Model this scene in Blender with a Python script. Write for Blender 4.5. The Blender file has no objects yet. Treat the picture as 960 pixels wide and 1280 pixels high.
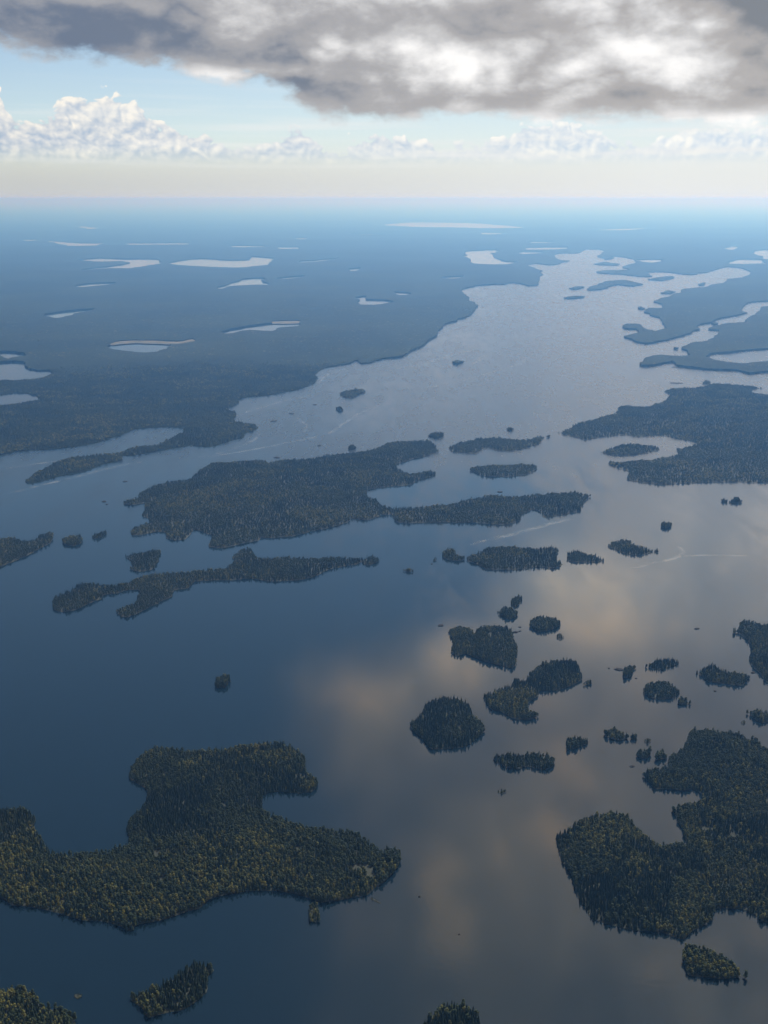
import bpy, math, random
import numpy as np
from mathutils import Vector, geometry

random.seed(7)
rng = np.random.default_rng(7)
scene = bpy.context.scene
COL = scene.collection
R = math.radians

# ------------------------------------------------------------------ camera
CAM_H = 1000.0            # metres above the lake
PITCH = R(16.42)
FOC = 1330.0              # focal length in the units of a 960-wide picture
cam_data = bpy.data.cameras.new('camera')
cam_data.sensor_fit = 'HORIZONTAL'
cam_data.sensor_width = 36.0
cam_data.lens = 36.0 * FOC / 960.0
cam_data.clip_start = 1.0
cam_data.clip_end = 900000.0
cam = bpy.data.objects.new('camera', cam_data)
cam.location = (0, 0, CAM_H)
cam.rotation_euler = (math.pi / 2 - PITCH, 0, 0)
COL.objects.link(cam)
scene.camera = cam

# ------------------------------------------------------------------ sun, exposure
SUN_EL, SUN_AZ = R(52), R(26)          # azimuth measured from +Y towards +X
sun_data = bpy.data.lights.new('sun', 'SUN')
sun_data.energy = 4.8
sun_data.angle = R(8)
sun_data.color = (1.0, 0.98, 0.97)
sun = bpy.data.objects.new('sun', sun_data)
sdir = Vector((math.sin(SUN_AZ) * math.cos(SUN_EL), math.cos(SUN_AZ) * math.cos(SUN_EL), math.sin(SUN_EL)))
sun.rotation_euler = sdir.to_track_quat('Z', 'Y').to_euler()
sun.location = sdir * 3000
COL.objects.link(sun)
vs = scene.view_settings
vs.view_transform = 'Standard'
vs.look = 'None'
vs.exposure = 0.55
vs.gamma = 1.0
vs.use_curve_mapping = False


# ------------------------------------------------------------------ a small node language
class S:
    """a node socket with arithmetic"""
    def __init__(self, nt, sock):
        self.nt, self.s = nt, sock

    def _m(self, op, *others, clamp=False):
        n = self.nt.nodes.new('ShaderNodeMath')
        n.operation = op
        n.use_clamp = clamp
        for i, v in enumerate((self,) + others):
            put(self.nt, n.inputs[i], v)
        return S(self.nt, n.outputs[0])

    def __add__(self, o): return self._m('ADD', o)
    __radd__ = __add__
    def __sub__(self, o): return self._m('SUBTRACT', o)
    def __rsub__(self, o): return (self * -1.0) + o
    def __mul__(self, o): return self._m('MULTIPLY', o)
    __rmul__ = __mul__
    def __truediv__(self, o): return self._m('DIVIDE', o)
    def __pow__(self, o): return self._m('POWER', o)
    def max(self, o): return self._m('MAXIMUM', o)
    def min(self, o): return self._m('MINIMUM', o)
    def abs(self): return self._m('ABSOLUTE')
    def clamp(self): return self._m('ADD', 0.0, clamp=True)


def put(nt, inp, v):
    if isinstance(v, S):
        nt.links.new(v.s, inp)
    elif isinstance(v, bpy.types.NodeSocket):
        nt.links.new(v, inp)
    else:
        if hasattr(inp.default_value, '__len__') and not hasattr(v, '__len__'):
            v = (v,) * len(inp.default_value)
        if hasattr(inp.default_value, '__len__') and len(inp.default_value) == 4 and len(v) == 3:
            v = tuple(v) + (1.0,)
        inp.default_value = v


def smooth(nt, v, a, b, lo=0.0, hi=1.0):
    n = nt.nodes.new('ShaderNodeMapRange')
    n.interpolation_type = 'SMOOTHSTEP'
    for k, x in (('Value', v), ('From Min', a), ('From Max', b), ('To Min', lo), ('To Max', hi)):
        put(nt, n.inputs[k], x)
    return S(nt, n.outputs['Result'])


def linear(nt, v, a, b, lo=0.0, hi=1.0):
    n = nt.nodes.new('ShaderNodeMapRange')
    for k, x in (('Value', v), ('From Min', a), ('From Max', b), ('To Min', lo), ('To Max', hi)):
        put(nt, n.inputs[k], x)
    return S(nt, n.outputs['Result'])


def xyz(nt, x, y, z=0.0):
    n = nt.nodes.new('ShaderNodeCombineXYZ')
    for i, v in enumerate((x, y, z)):
        put(nt, n.inputs[i], v)
    return S(nt, n.outputs[0])


def split(nt, v):
    n = nt.nodes.new('ShaderNodeSeparateXYZ')
    put(nt, n.inputs[0], v)
    return [S(nt, o) for o in n.outputs]


def noise(nt, vec, scale, detail=4.0, rough=0.5, dist=0.0, lac=2.0, dims='3D'):
    n = nt.nodes.new('ShaderNodeTexNoise')
    n.noise_dimensions = dims
    put(nt, n.inputs['Vector'], vec)
    n.inputs['Scale'].default_value = scale
    n.inputs['Detail'].default_value = detail
    n.inputs['Roughness'].default_value = rough
    n.inputs['Lacunarity'].default_value = lac
    n.inputs['Distortion'].default_value = dist
    return S(nt, n.outputs['Fac'])


def mixc(nt, f, a, b):
    n = nt.nodes.new('ShaderNodeMix')
    n.data_type = 'RGBA'
    n.clamp_factor = True
    put(nt, n.inputs[0], f)
    put(nt, n.inputs[6], a)
    put(nt, n.inputs[7], b)
    return S(nt, n.outputs[2])


def scalec(nt, c, k):
    n = nt.nodes.new('ShaderNodeVectorMath')
    n.operation = 'SCALE'
    put(nt, n.inputs[0], c)
    put(nt, n.inputs['Scale'], k)
    return S(nt, n.outputs[0])


def curve(nt, v, pts):
    """piecewise smooth function through pts (x ascending)"""
    x0, x1 = pts[0][0], pts[-1][0]
    ys = [p[1] for p in pts]
    lo, hi = min(ys), max(ys)
    n = nt.nodes.new('ShaderNodeFloatCurve')
    c = n.mapping.curves[0]
    q = [((p[0] - x0) / (x1 - x0), (p[1] - lo) / (hi - lo)) for p in pts]
    c.points[0].location = q[0]
    c.points[1].location = q[-1]
    for p in q[1:-1]:
        c.points.new(*p)
    n.mapping.update()
    put(nt, n.inputs['Value'], linear(nt, v, x0, x1))
    return S(nt, n.outputs[0]) * (hi - lo) + lo


# ------------------------------------------------------------------ sky with clouds
SKY_STRENGTH = 0.0685
world = bpy.data.worlds.new('World')
scene.world = world
world.use_nodes = True


def build_sky():
    nt = world.node_tree
    nt.nodes.clear()
    out = nt.nodes.new('ShaderNodeOutputWorld')
    bg = nt.nodes.new('ShaderNodeBackground')
    bg.inputs['Strength'].default_value = SKY_STRENGTH
    nt.links.new(bg.outputs[0], out.inputs[0])
    sky = nt.nodes.new('ShaderNodeTexSky')
    sky.sky_type = 'NISHITA'
    sky.sun_disc = False
    sky.sun_elevation = SUN_EL
    sky.sun_rotation = SUN_AZ
    sky.altitude = 1000
    sky.air_density = 1.0
    sky.dust_density = 0.6
    sky.ozone_density = 1.5
    blue = S(nt, sky.outputs[0])
    tc = nt.nodes.new('ShaderNodeTexCoord')
    dirv = S(nt, tc.outputs['Generated'])
    dx, dy, dz = split(nt, dirv)
    DEG = 180 / math.pi
    az = dx._m('ARCTAN2', dy) * DEG                    # degrees, 0 along +Y, positive to +X
    el = dz.clamp()._m('ARCSINE') * DEG
    # nearness to the veiled sun
    dp = nt.nodes.new('ShaderNodeVectorMath')
    dp.operation = 'DOT_PRODUCT'
    put(nt, dp.inputs[0], dirv)
    dp.inputs[1].default_value = tuple(sdir)
    cs = S(nt, dp.outputs['Value']).clamp()
    glow = cs ** 4.0

    # clear sky paling into cream at the horizon
    side = linear(nt, az, -18, 14)
    pale = smooth(nt, el, 0.0, 9.0, 1.0, 0.0)
    base = mixc(nt, pale * (side * 0.5 + 0.14), blue, (7.6, 8.1, 8.6))
    base = mixc(nt, smooth(nt, el, 0.5, 3.2, 1.0, 0.0) * 0.95, base, mixc(nt, side, (5.7, 5.9, 5.75), (8.2, 8.4, 8.2)))

    # ---- far cumulus, a band of heaps above the haze with flat bases
    heap = noise(nt, xyz(nt, az * 0.045, 0.0, 8.3), 2.6, 3.0, 0.6)
    top = curve(nt, az, [(-60, 3.2), (-45, 4.2), (-34, 2.8), (-26, 3.6), (-23, 5.4), (-19.2, 5.5), (-17.9, 3.3), (-16.5, 3.7), (-13.6, 4.6), (-12.0, 4.0), (-10.6, 3.1),
                         (-8.5, 2.7), (-6, 2.2), (-4.4, 3.3), (-2.6, 2.2), (0.5, 2.9), (3, 2.2), (6.3, 2.5), (8, 3.5), (11, 2.8), (13, 2.3), (15.5, 3.1), (19, 2.9), (26, 3.0), (34, 4.0), (45, 2.6), (60, 3.4)])
    top = top + (heap - 0.5) * 0.5 + 0.32

    def puffs(da, de):
        q = xyz(nt, az + da, (el + de) * 1.25, 22.9)
        b1 = ((noise(nt, q, 0.50, 1.0, 0.5) - 0.5) * 4.5).abs()          # billows: creases where the noise crosses its middle
        b2 = ((noise(nt, q, 1.25, 1.0, 0.5, 0.4) - 0.5) * 4.5).abs()
        b3 = noise(nt, q, 3.4, 4.0, 0.6) - 0.5
        return b1 * 0.45 + b2 * 0.34 + b3 * 0.5 - 0.62
    puff = puffs(0.0, 0.0)
    dens = (top - el) * 0.75 + puff + 0.22
    cum = smooth(nt, dens, -0.04, 0.09) * smooth(nt, el + puff * 0.25, 1.2, 2.1)
    puff_l = puffs(-0.16, 0.22)
    lit = ((puff - puff_l) * 1.15 + 0.50 + puff * 0.45 + (el - 2.4) * 0.16).clamp()
    ccol = mixc(nt, lit, mixc(nt, side, (4.3, 5.2, 6.5), (6.1, 7.2, 8.5)), mixc(nt, side, (9.8, 9.3, 8.4), (10.2, 10.0, 9.5)))
    fade = smooth(nt, el, 1.1, 2.8) * (0.97 - side * 0.14)
    col = mixc(nt, cum * fade, base, ccol)
    # thin bright streaks of cloud under and between the heaps
    sheet = noise(nt, xyz(nt, az * 0.05, el * 1.3, 1.2), 1.6, 5.0, 0.6)
    col = mixc(nt, smooth(nt, sheet, 0.45, 0.70) * smooth(nt, el, 1.2, 2.0) * smooth(nt, el, 2.6, 6.5, 1.0, 0.0) * (side * 0.4 + 0.35), col, (8.7, 8.8, 8.7))

    # ---- the cloud deck overhead: a layer at one height, seen in perspective
    dzc = dz.max(0.03)
    P = xyz(nt, dx / dzc, dy / dzc * 0.55, 0.0)
    D = xyz(nt, az * 0.06, el * 0.105, 41.0)               # the near face of the deck
    n1 = noise(nt, P, 0.42, 5.0, 0.55, 0.3)
    n2 = noise(nt, D, 1.5, 8.0, 0.58, 0.25)
    n3 = ((noise(nt, D, 3.4, 2.0, 0.55, 0.2) - 0.5) * 2.4).abs() * 0.62 + noise(nt, D, 9.0, 5.0, 0.6) * 0.42 + 0.03      # puffs with creases
    edge = curve(nt, az, [(-50, 5.0), (-24, 6.2), (-20, 6.6), (-16, 6.1), (-12, 5.8), (-8, 5.4), (-5, 4.5), (0, 3.3), (3, 3.7), (7, 3.7), (12, 3.6), (20, 3.5), (50, 5.0)])
    rag = el - edge + (n2 - 0.5) * 2.6 + (n3 - 0.5) * 2.2
    deck = smooth(nt, rag + (noise(nt, D, 14.0, 5.0, 0.65) - 0.5) * 1.2, -0.25, 0.60)
    # higher up the deck breaks into separate clouds with blue between, more of it open to the left
    open_ = smooth(nt, el, 9.5, 14.0)
    bias = smooth(nt, az, -18.0, 20.0, -0.11, 0.09) + glow ** 3.0 * 0.25 - smooth(nt, el, 9.0, 12.0) * smooth(nt, el, 20.0, 26.0, 1.0, 0.0) * smooth(nt, az, 2.0, 18.0, 1.0, 0.0) * 0.20

    azw = az + (noise(nt, D, 2.6, 4.0, 0.6) - 0.5) * 9.0
    elw = el + (n2 - 0.5) * 3.0

    def lobe(a, e, sa, se, w):
        q = ((azw - a) / sa) ** 2.0 + ((elw - e) / se) ** 2.0
        return (q * -1.0)._m('EXPONENT') * w
    # sunlit heads of cloud above the frame, the ones the water mirrors
    heads = lobe(-2.0, 27.0, 3.4, 4.4, 0.55) + lobe(4.0, 24.5, 3.0, 2.0, 0.8) + lobe(12.5, 21.0, 5.0, 3.0, 0.9) + lobe(8.0, 36.0, 6.0, 3.5, 0.6) + lobe(19.0, 15.0, 7.0, 3.0, 0.7)
    heads = (heads * (n1 * 1.6 + 0.2)).min(1.0)
    cover = smooth(nt, n1 + heads * 0.35 + bias + (1.0 - open_) * 0.6, 0.36, 0.68)
    deck = deck * cover

    # how much light comes through: thick bellies are dark, thin places near the sun white
    high0 = smooth(nt, el, 10.0, 18.0)
    t = 0.41 + (n2 - 0.5) * 1.15 + (n3 - 0.42) * 1.0 + (n1 - 0.5) * -0.35 + high0 * 0.06 + heads * 0.30 + (noise(nt, D, 17.0, 5.0, 0.65) - 0.5) * 0.14
    for L in ((-14.5, 7.4, 5.5, 1.5, -0.28), (-3.4, 5.6, 4.5, 0.7, -0.14), (19.5, 9.4, 4.5, 3.0, -0.62), (6.5, 8.4, 4.0, 1.3, -0.04),
              (0.2, 10.6, 2.4, 1.0, 0.42), (12.0, 9.0, 1.6, 1.8, 0.24), (13.6, 6.6, 2.6, 0.8, 0.12), (-3.5, 9.8, 3.4, 1.0, 0.14), (-1.8, 7.2, 2.4, 0.55, 0.30), (-5.0, 6.0, 4.0, 0.35, 0.26),
              (3.6, 6.8, 1.8, 0.9, 0.26), (10.0, 5.0, 8.0, 0.6, -0.16), (16.0, 6.0, 4.0, 0.6, 0.10)):
        t = t + lobe(*L)
    t = t + side * 0.06 + (1.0 - smooth(nt, rag, 0.0, 1.2)) * 0.16
    cool = mixc(nt, side, (1.5, 1.9, 2.7), (2.2, 2.35, 2.6))
    warm = mixc(nt, side, (3.6, 3.65, 3.9), (4.5, 4.3, 4.2))
    c = mixc(nt, smooth(nt, t, 0.08, 0.40), cool, warm)
    c = mixc(nt, smooth(nt, t, 0.38, 0.66), c, (6.8, 6.7, 6.7))
    high = smooth(nt, el, 10.0, 18.0)
    gold = smooth(nt, el, 19.0, 28.0)
    c = mixc(nt, smooth(nt, t, 0.56, 0.86), c, mixc(nt, high, (10.4, 10.2, 10.0), (13.0, 10.8, 8.2)))
    # towards the veiled sun the deck glows
    tint = mixc(nt, gold, mixc(nt, high, (1.0, 1.0, 1.0), mixc(nt, side, (0.62, 0.90, 1.15), (1.02, 1.04, 1.02))), mixc(nt, side, (1.10, 1.0, 0.84), (1.34, 1.06, 0.68)))
    mul = nt.nodes.new('ShaderNodeVectorMath')
    mul.operation = 'MULTIPLY'
    put(nt, mul.inputs[0], c)
    put(nt, mul.inputs[1], tint)
    c = scalec(nt, S(nt, mul.outputs[0]), 1.0 + high * 0.5 + glow * high * 0.5 + heads * 0.6)
    col = mixc(nt, deck * 0.97, col, c)
    nt.links.new(col.s, bg.inputs['Color'])


build_sky()

# ------------------------------------------------------------------ helpers: properties, materials, geometry
def tag(o, label=None, cat=None, group=None, kind=None):
    if label: o['label'] = label
    if cat: o['category'] = cat
    if group: o['group'] = group
    if kind: o['kind'] = kind
    return o


def link(name, data, parent=None):
    o = bpy.data.objects.new(name, data)
    COL.objects.link(o)
    if parent: o.parent = parent
    return o


def new_mat(name):
    m = bpy.data.materials.new(name)
    m.use_nodes = True
    nt = m.node_tree
    b = nt.nodes['Principled BSDF']
    return m, nt, b


def ground(x, y, z=0.0):
    """where the sight line through picture point (x, y) meets the height z"""
    a, b = (x - 480.0) / FOC, (640.0 - y) / FOC
    dx = a
    dy = math.cos(PITCH) + b * math.sin(PITCH)
    dz = -math.sin(PITCH) + b * math.cos(PITCH)
    t = (z - CAM_H) / dz
    return np.array((dx * t, dy * t))


def hash2(ix, iy, s):
    h = (ix.astype(np.int64) * 374761393 + iy.astype(np.int64) * 668265263 + s * 1442695041) & 0x7fffffff
    h = ((h ^ (h >> 13)) * 1274126177) & 0x7fffffff
    h = h ^ (h >> 16)
    return (h & 0xffff) / 65535.0


def vnoise(x, y, s=0):
    ix, iy = np.floor(x), np.floor(y)
    fx, fy = x - ix, y - iy
    fx, fy = fx * fx * (3 - 2 * fx), fy * fy * (3 - 2 * fy)
    a, b = hash2(ix, iy, s), hash2(ix + 1, iy, s)
    c, d = hash2(ix, iy + 1, s), hash2(ix + 1, iy + 1, s)
    return (a * (1 - fx) + b * fx) * (1 - fy) + (c * (1 - fx) + d * fx) * fy


def fbm(x, y, s=0, o=4):
    v, a, t = 0, 0.5, 0
    for i in range(o):
        v = v + a * vnoise(x * 2 ** i, y * 2 ** i, s + i)
        t += a
        a *= 0.5
    return v / t


def inside(P, poly):
    x, y = P[:, 0], P[:, 1]
    c = np.zeros(len(P), bool)
    q = np.roll(poly, -1, axis=0)
    for (x1, y1), (x2, y2) in zip(poly, q):
        if y1 == y2: continue
        m = ((y1 > y) != (y2 > y))
        if not m.any(): continue
        xi = x1 + (y - y1) * (x2 - x1) / (y2 - y1)
        c ^= m & (x < xi)
    return c


def shore_dist(P, poly):
    a = poly
    b = np.roll(poly, -1, axis=0)
    d = b - a
    L = np.maximum((d * d).sum(1), 1e-9)
    out = np.full(len(P), 1e12)
    for i in range(0, len(P), 4000):
        p = P[i:i + 4000, None, :]
        t = np.clip(((p - a) * d).sum(2) / L, 0, 1)
        e = p - (a + t[..., None] * d)
        out[i:i + 4000] = (e * e).sum(2).min(1)
    return np.sqrt(out)


def catmull(pts, n):
    pts = np.asarray(pts, float)
    p0, p1, p2, p3 = np.roll(pts, 1, 0), pts, np.roll(pts, -1, 0), np.roll(pts, -2, 0)
    out = []
    for i in range(len(pts)):
        for k in range(n):
            t = k / n
            lin = p1[i] * (1 - t) + p2[i] * t
            c = 0.5 * (2 * p1[i] + (p2[i] - p0[i]) * t + (2 * p0[i] - 5 * p1[i] + 4 * p2[i] - p3[i]) * t * t
                       + (3 * p1[i] - p0[i] - 3 * p2[i] + p3[i]) * t ** 3)
            out.append(0.35 * lin + 0.65 * c)
    return np.array(out)


def outline(px, tree_h, rough=1.0, near=-0.35, far=0.8, sub=4):
    """picture outline of a wooded shore -> its waterline in metres (tree tops hide the far shore)"""
    px = np.asarray(px, float)
    area = 0.5 * np.sum(px[:, 0] * np.roll(px[:, 1], -1) - np.roll(px[:, 0], -1) * px[:, 1])
    if area < 0: px = px[::-1]
    c = catmull(px, sub)
    tang = np.roll(c, -1, 0) - np.roll(c, 1, 0)
    tang /= np.maximum(np.linalg.norm(tang, axis=1, keepdims=True), 1e-9)
    up = tang[:, 0]           # clockwise on screen: moving right = upper (far) side
    w = []
    for (x, y), u in zip(c, up):
        z = tree_h * (far * max(u, 0) ** 0.7 if u > 0 else near * abs(u))
        w.append(ground(x, y, z))
    w = np.array(w)
    # uneven shoreline
    nxt = np.roll(w, -1, 0)
    seg = np.linalg.norm(nxt - w, axis=1)
    t = nxt - np.roll(w, 1, 0)
    t /= np.maximum(np.linalg.norm(t, axis=1, keepdims=True), 1e-9)
    nrm = np.stack([t[:, 1], -t[:, 0]], 1)
    j = (fbm(w[:, 0] / 23.0, w[:, 1] / 23.0, 5, 3) - 0.5) * np.minimum(seg, np.where(np.hypot(w[:, 0], w[:, 1]) > 5500, 320, 60)) * 0.6 * rough
    return w + nrm * j[:, None]


def tri_mesh(name, poly, pts, zfun, holes=(), skirt=None):
    """triangulated land inside poly with extra points pts; zfun gives heights; skirt drops walls to that height"""
    V = [Vector(p) for p in poly]
    E = []
    n = len(poly)
    F = [list(range(n))]
    for h in holes:
        k = len(V)
        V += [Vector(p) for p in h]
        E += [(k + i, k + (i + 1) % len(h)) for i in range(len(h))]
    V += [Vector(p) for p in pts]
    r = geometry.delaunay_2d_cdt(V, E, F, 1, 0.01)
    co = np.array([(v[0], v[1]) for v in r[0]])
    faces = np.array([f for f in r[2] if len(f) == 3], int)
    if len(holes):
        cen = co[faces].mean(1)
        keep = np.ones(len(faces), bool)
        for h in holes:
            keep &= ~inside(cen, h)
        faces = faces[keep]
    # consistent upward winding
    a, b, c = co[faces[:, 0]], co[faces[:, 1]], co[faces[:, 2]]
    cr = (b[:, 0] - a[:, 0]) * (c[:, 1] - a[:, 1]) - (b[:, 1] - a[:, 1]) * (c[:, 0] - a[:, 0])
    faces[cr < 0] = faces[cr < 0][:, ::-1]
    z = zfun(co)
    verts = [tuple(p) + (float(h),) for p, h in zip(co, z)]
    fl = [tuple(int(i) for i in f) for f in faces]
    if skirt is not None:
        edges = {}
        for f in fl:
            for i in range(3):
                e = (f[i], f[(i + 1) % 3])
                edges[e] = 1
        dup = {}
        for (i, j) in list(edges):
            if (j, i) in edges: continue
            for k in (i, j):
                if k not in dup:
                    dup[k] = len(verts)
                    verts.append((co[k][0], co[k][1], skirt))
            fl.append((j, i, dup[i], dup[j]))
    me = bpy.data.meshes.new(name)
    me.from_pydata(verts, [], fl)
    me.validate()
    me.update()
    return me


# ------------------------------------------------------------------ materials
def mat_water(calm=False):
    m, nt, b = new_mat('calm pond water' if calm else 'lake water')
    tc = nt.nodes.new('ShaderNodeTexCoord')
    pos = S(nt, tc.outputs['Object'])
    mp = nt.nodes.new('ShaderNodeMapping')
    put(nt, mp.inputs[0], pos)
    mp.inputs['Rotation'].default_value = (0, 0, R(-38))
    mp.inputs['Scale'].default_value = (1.0, 0.28, 1.0)
    st = S(nt, mp.outputs[0])
    wind = noise(nt, st, 0.0030, 4.0, 0.6, 0.6)
    fine = noise(nt, st, 0.016, 4.0, 0.6, 0.3)
    _, fetch, _ = split(nt, pos)
    w = smooth(nt, (wind * 0.7 + fine * 0.3) * 0.8 + linear(nt, fetch, 1300.0, 4600.0) * 0.46 - 0.22, 0.34, 0.68)   # open water is windier
    put(nt, b.inputs['Base Color'], (0.003, 0.008, 0.013))
    put(nt, b.inputs['Roughness'], w * (0.05 if calm else 0.20) + smooth(nt, fine, 0.40, 0.64) * 0.03 + (0.07 if calm else 0.06))
    b.inputs['IOR'].default_value = 1.333
    b.inputs['Specular Tint'].default_value = (0.80, 0.96, 1.0, 1.0)
    rip = noise(nt, pos, 0.11, 3.0, 0.6)
    bump = nt.nodes.new('ShaderNodeBump')
    bump.inputs['Strength'].default_value = 0.35
    bump.inputs['Distance'].default_value = 0.02 if calm else 0.16
    put(nt, bump.inputs['Height'], rip)
    nt.links.new(bump.outputs[0], b.inputs['Normal'])
    return m


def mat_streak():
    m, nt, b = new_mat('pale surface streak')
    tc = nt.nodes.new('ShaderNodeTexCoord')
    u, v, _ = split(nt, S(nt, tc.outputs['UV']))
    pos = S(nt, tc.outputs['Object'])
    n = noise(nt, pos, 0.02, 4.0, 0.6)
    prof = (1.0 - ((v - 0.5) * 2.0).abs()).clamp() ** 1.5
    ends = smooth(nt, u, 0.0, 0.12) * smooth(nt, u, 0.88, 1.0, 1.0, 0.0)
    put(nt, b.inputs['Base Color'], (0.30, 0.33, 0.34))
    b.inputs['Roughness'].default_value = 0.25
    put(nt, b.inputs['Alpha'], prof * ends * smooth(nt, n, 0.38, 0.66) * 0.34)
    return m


def mat_canopy():
    m, nt, b = new_mat('forest canopy')
    tc = nt.nodes.new('ShaderNodeTexCoord')
    pos = S(nt, tc.outputs['Object'])
    a = noise(nt, pos, 0.0011, 6.0, 0.62)
    f = noise(nt, pos, 0.03, 5.0, 0.7)
    c = mixc(nt, smooth(nt, a, 0.35, 0.65), (0.003, 0.009, 0.007), (0.014, 0.022, 0.010))  # shade of trees on one another is put into these dark greens
    c = mixc(nt, smooth(nt, f, 0.40, 0.66) * 0.8, c, (0.003, 0.006, 0.005))
    put(nt, b.inputs['Base Color'], c)
    b.inputs['Roughness'].default_value = 0.95
    b.inputs['Specular IOR Level'].default_value = 0.1
    bump = nt.nodes.new('ShaderNodeBump')
    bump.inputs['Strength'].default_value = 0.9
    bump.inputs['Distance'].default_value = 9.0
    put(nt, bump.inputs['Height'], noise(nt, pos, 0.05, 5.0, 0.75))
    nt.links.new(bump.outputs[0], b.inputs['Normal'])
    return m


def mat_soil():
    m, nt, b = new_mat('forest floor and rocky shore')
    ge = nt.nodes.new('ShaderNodeNewGeometry')
    pos = S(nt, ge.outputs['Position'])
    x, y, z = split(nt, pos)
    n = noise(nt, pos, 0.06, 5.0, 0.65)
    floor = mixc(nt, smooth(nt, n, 0.35, 0.65), (0.006, 0.010, 0.006), (0.016, 0.020, 0.010))
    rock = mixc(nt, smooth(nt, noise(nt, pos, 0.25, 4.0, 0.6), 0.35, 0.65), (0.035, 0.029, 0.022), (0.10, 0.078, 0.06))
    bare = noise(nt, pos, 0.022, 3.0, 0.6)
    wet = (0.012, 0.013, 0.010)
    edge_col = mixc(nt, smooth(nt, bare, 0.60, 0.68), wet, rock)
    put(nt, b.inputs['Base Color'], mixc(nt, smooth(nt, z + (n - 0.5) * 3.0, -0.1, 0.3), edge_col, floor))
    b.inputs['Roughness'].default_value = 0.95
    return m


def mat_bog():
    m, nt, b = new_mat('dry bog grass')
    ge = nt.nodes.new('ShaderNodeNewGeometry')
    n = noise(nt, S(nt, ge.outputs['Position']), 0.012, 5.0, 0.65)
    put(nt, b.inputs['Base Color'], mixc(nt, smooth(nt, n, 0.35, 0.65), (0.014, 0.02, 0.011), (0.075, 0.062, 0.03)))
    b.inputs['Roughness'].default_value = 0.95
    return m


def mat_leaf(name, dark, light, bright):
    m, nt, b = new_mat(name)
    oi = nt.nodes.new('ShaderNodeObjectInfo')
    rnd = S(nt, oi.outputs['Random'])
    loc = S(nt, oi.outputs['Location'])
    patch = noise(nt, loc, 0.012, 3.0, 0.6)
    ge = nt.nodes.new('ShaderNodeNewGeometry')
    tw = noise(nt, S(nt, ge.outputs['Position']), 0.9, 2.0, 0.6)
    stand = noise(nt, loc, 0.0028, 3.0, 0.6)
    patch = patch * 0.5 + smooth(nt, stand, 0.32, 0.68) * 0.5
    c = mixc(nt, (rnd * 0.6 + patch * 0.9 - 0.25).clamp(), dark, light)
    c = mixc(nt, smooth(nt, rnd + (patch - 0.5) * 1.2, 0.72, 1.0) * 0.8, c, bright)
    c = mixc(nt, smooth(nt, tw, 0.4, 0.7) * 0.35, c, dark)
    put(nt, b.inputs['Base Color'], c)
    b.inputs['Roughness'].default_value = 0.8
    b.inputs['Specular IOR Level'].default_value = 0.2
    return m


def mat_plain(name, col, rough=0.9, var=0.35, scale=0.5):
    m, nt, b = new_mat(name)
    ge = nt.nodes.new('ShaderNodeNewGeometry')
    n = noise(nt, S(nt, ge.outputs['Position']), scale, 4.0, 0.65)
    lo = tuple(c * (1 - var) for c in col)
    hi = tuple(c * (1 + var) for c in col)
    put(nt, b.inputs['Base Color'], mixc(nt, smooth(nt, n, 0.3, 0.7), lo, hi))
    b.inputs['Roughness'].default_value = rough
    b.inputs['Specular IOR Level'].default_value = 0.15
    return m


M_CALM = mat_water(True)
M_WATER, M_STREAK, M_CANOPY, M_SOIL, M_BOG = mat_water(), mat_streak(), mat_canopy(), mat_soil(), mat_bog()
M_NEEDLE = mat_leaf('spruce needles', (0.004, 0.011, 0.007), (0.009, 0.020, 0.010), (0.022, 0.030, 0.011))
M_LEAF = mat_leaf('birch leaves', (0.010, 0.019, 0.008), (0.030, 0.042, 0.012), (0.105, 0.102, 0.021))  # yellow-green birch foliage, with warm sunlight painted into its brightest tone
M_BARK = mat_plain('bark', (0.09, 0.07, 0.055))
M_BIRCH = mat_plain('birch bark', (0.14, 0.13, 0.115))
M_ROCK = mat_plain('lake rock', (0.016, 0.016, 0.016), 0.9, 0.4, 0.7)

# ------------------------------------------------------------------ water to the horizon
def water_disc():
    rad, verts, faces = 430000.0, [], []
    rings = [0, 3000, 12000, 50000, 150000, rad]
    n = 96
    verts.append((0, 0, 0))
    for r in rings[1:]:
        verts += [(r * math.cos(2 * math.pi * k / n), r * math.sin(2 * math.pi * k / n), 0) for k in range(n)]
    for k in range(n):
        faces.append((0, 1 + k, 1 + (k + 1) % n))
    for i in range(len(rings) - 2):
        o = 1 + i * n
        for k in range(n):
            k2 = (k + 1) % n
            faces.append((o + k, o + n + k, o + n + k2, o + k2))
    me = bpy.data.meshes.new('water')
    me.from_pydata(verts, [], faces)
    me.materials.append(M_WATER)
    return tag(link('water', me), 'calm grey blue lake water reaching between the islands', None, None, 'structure')


water_disc()

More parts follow.
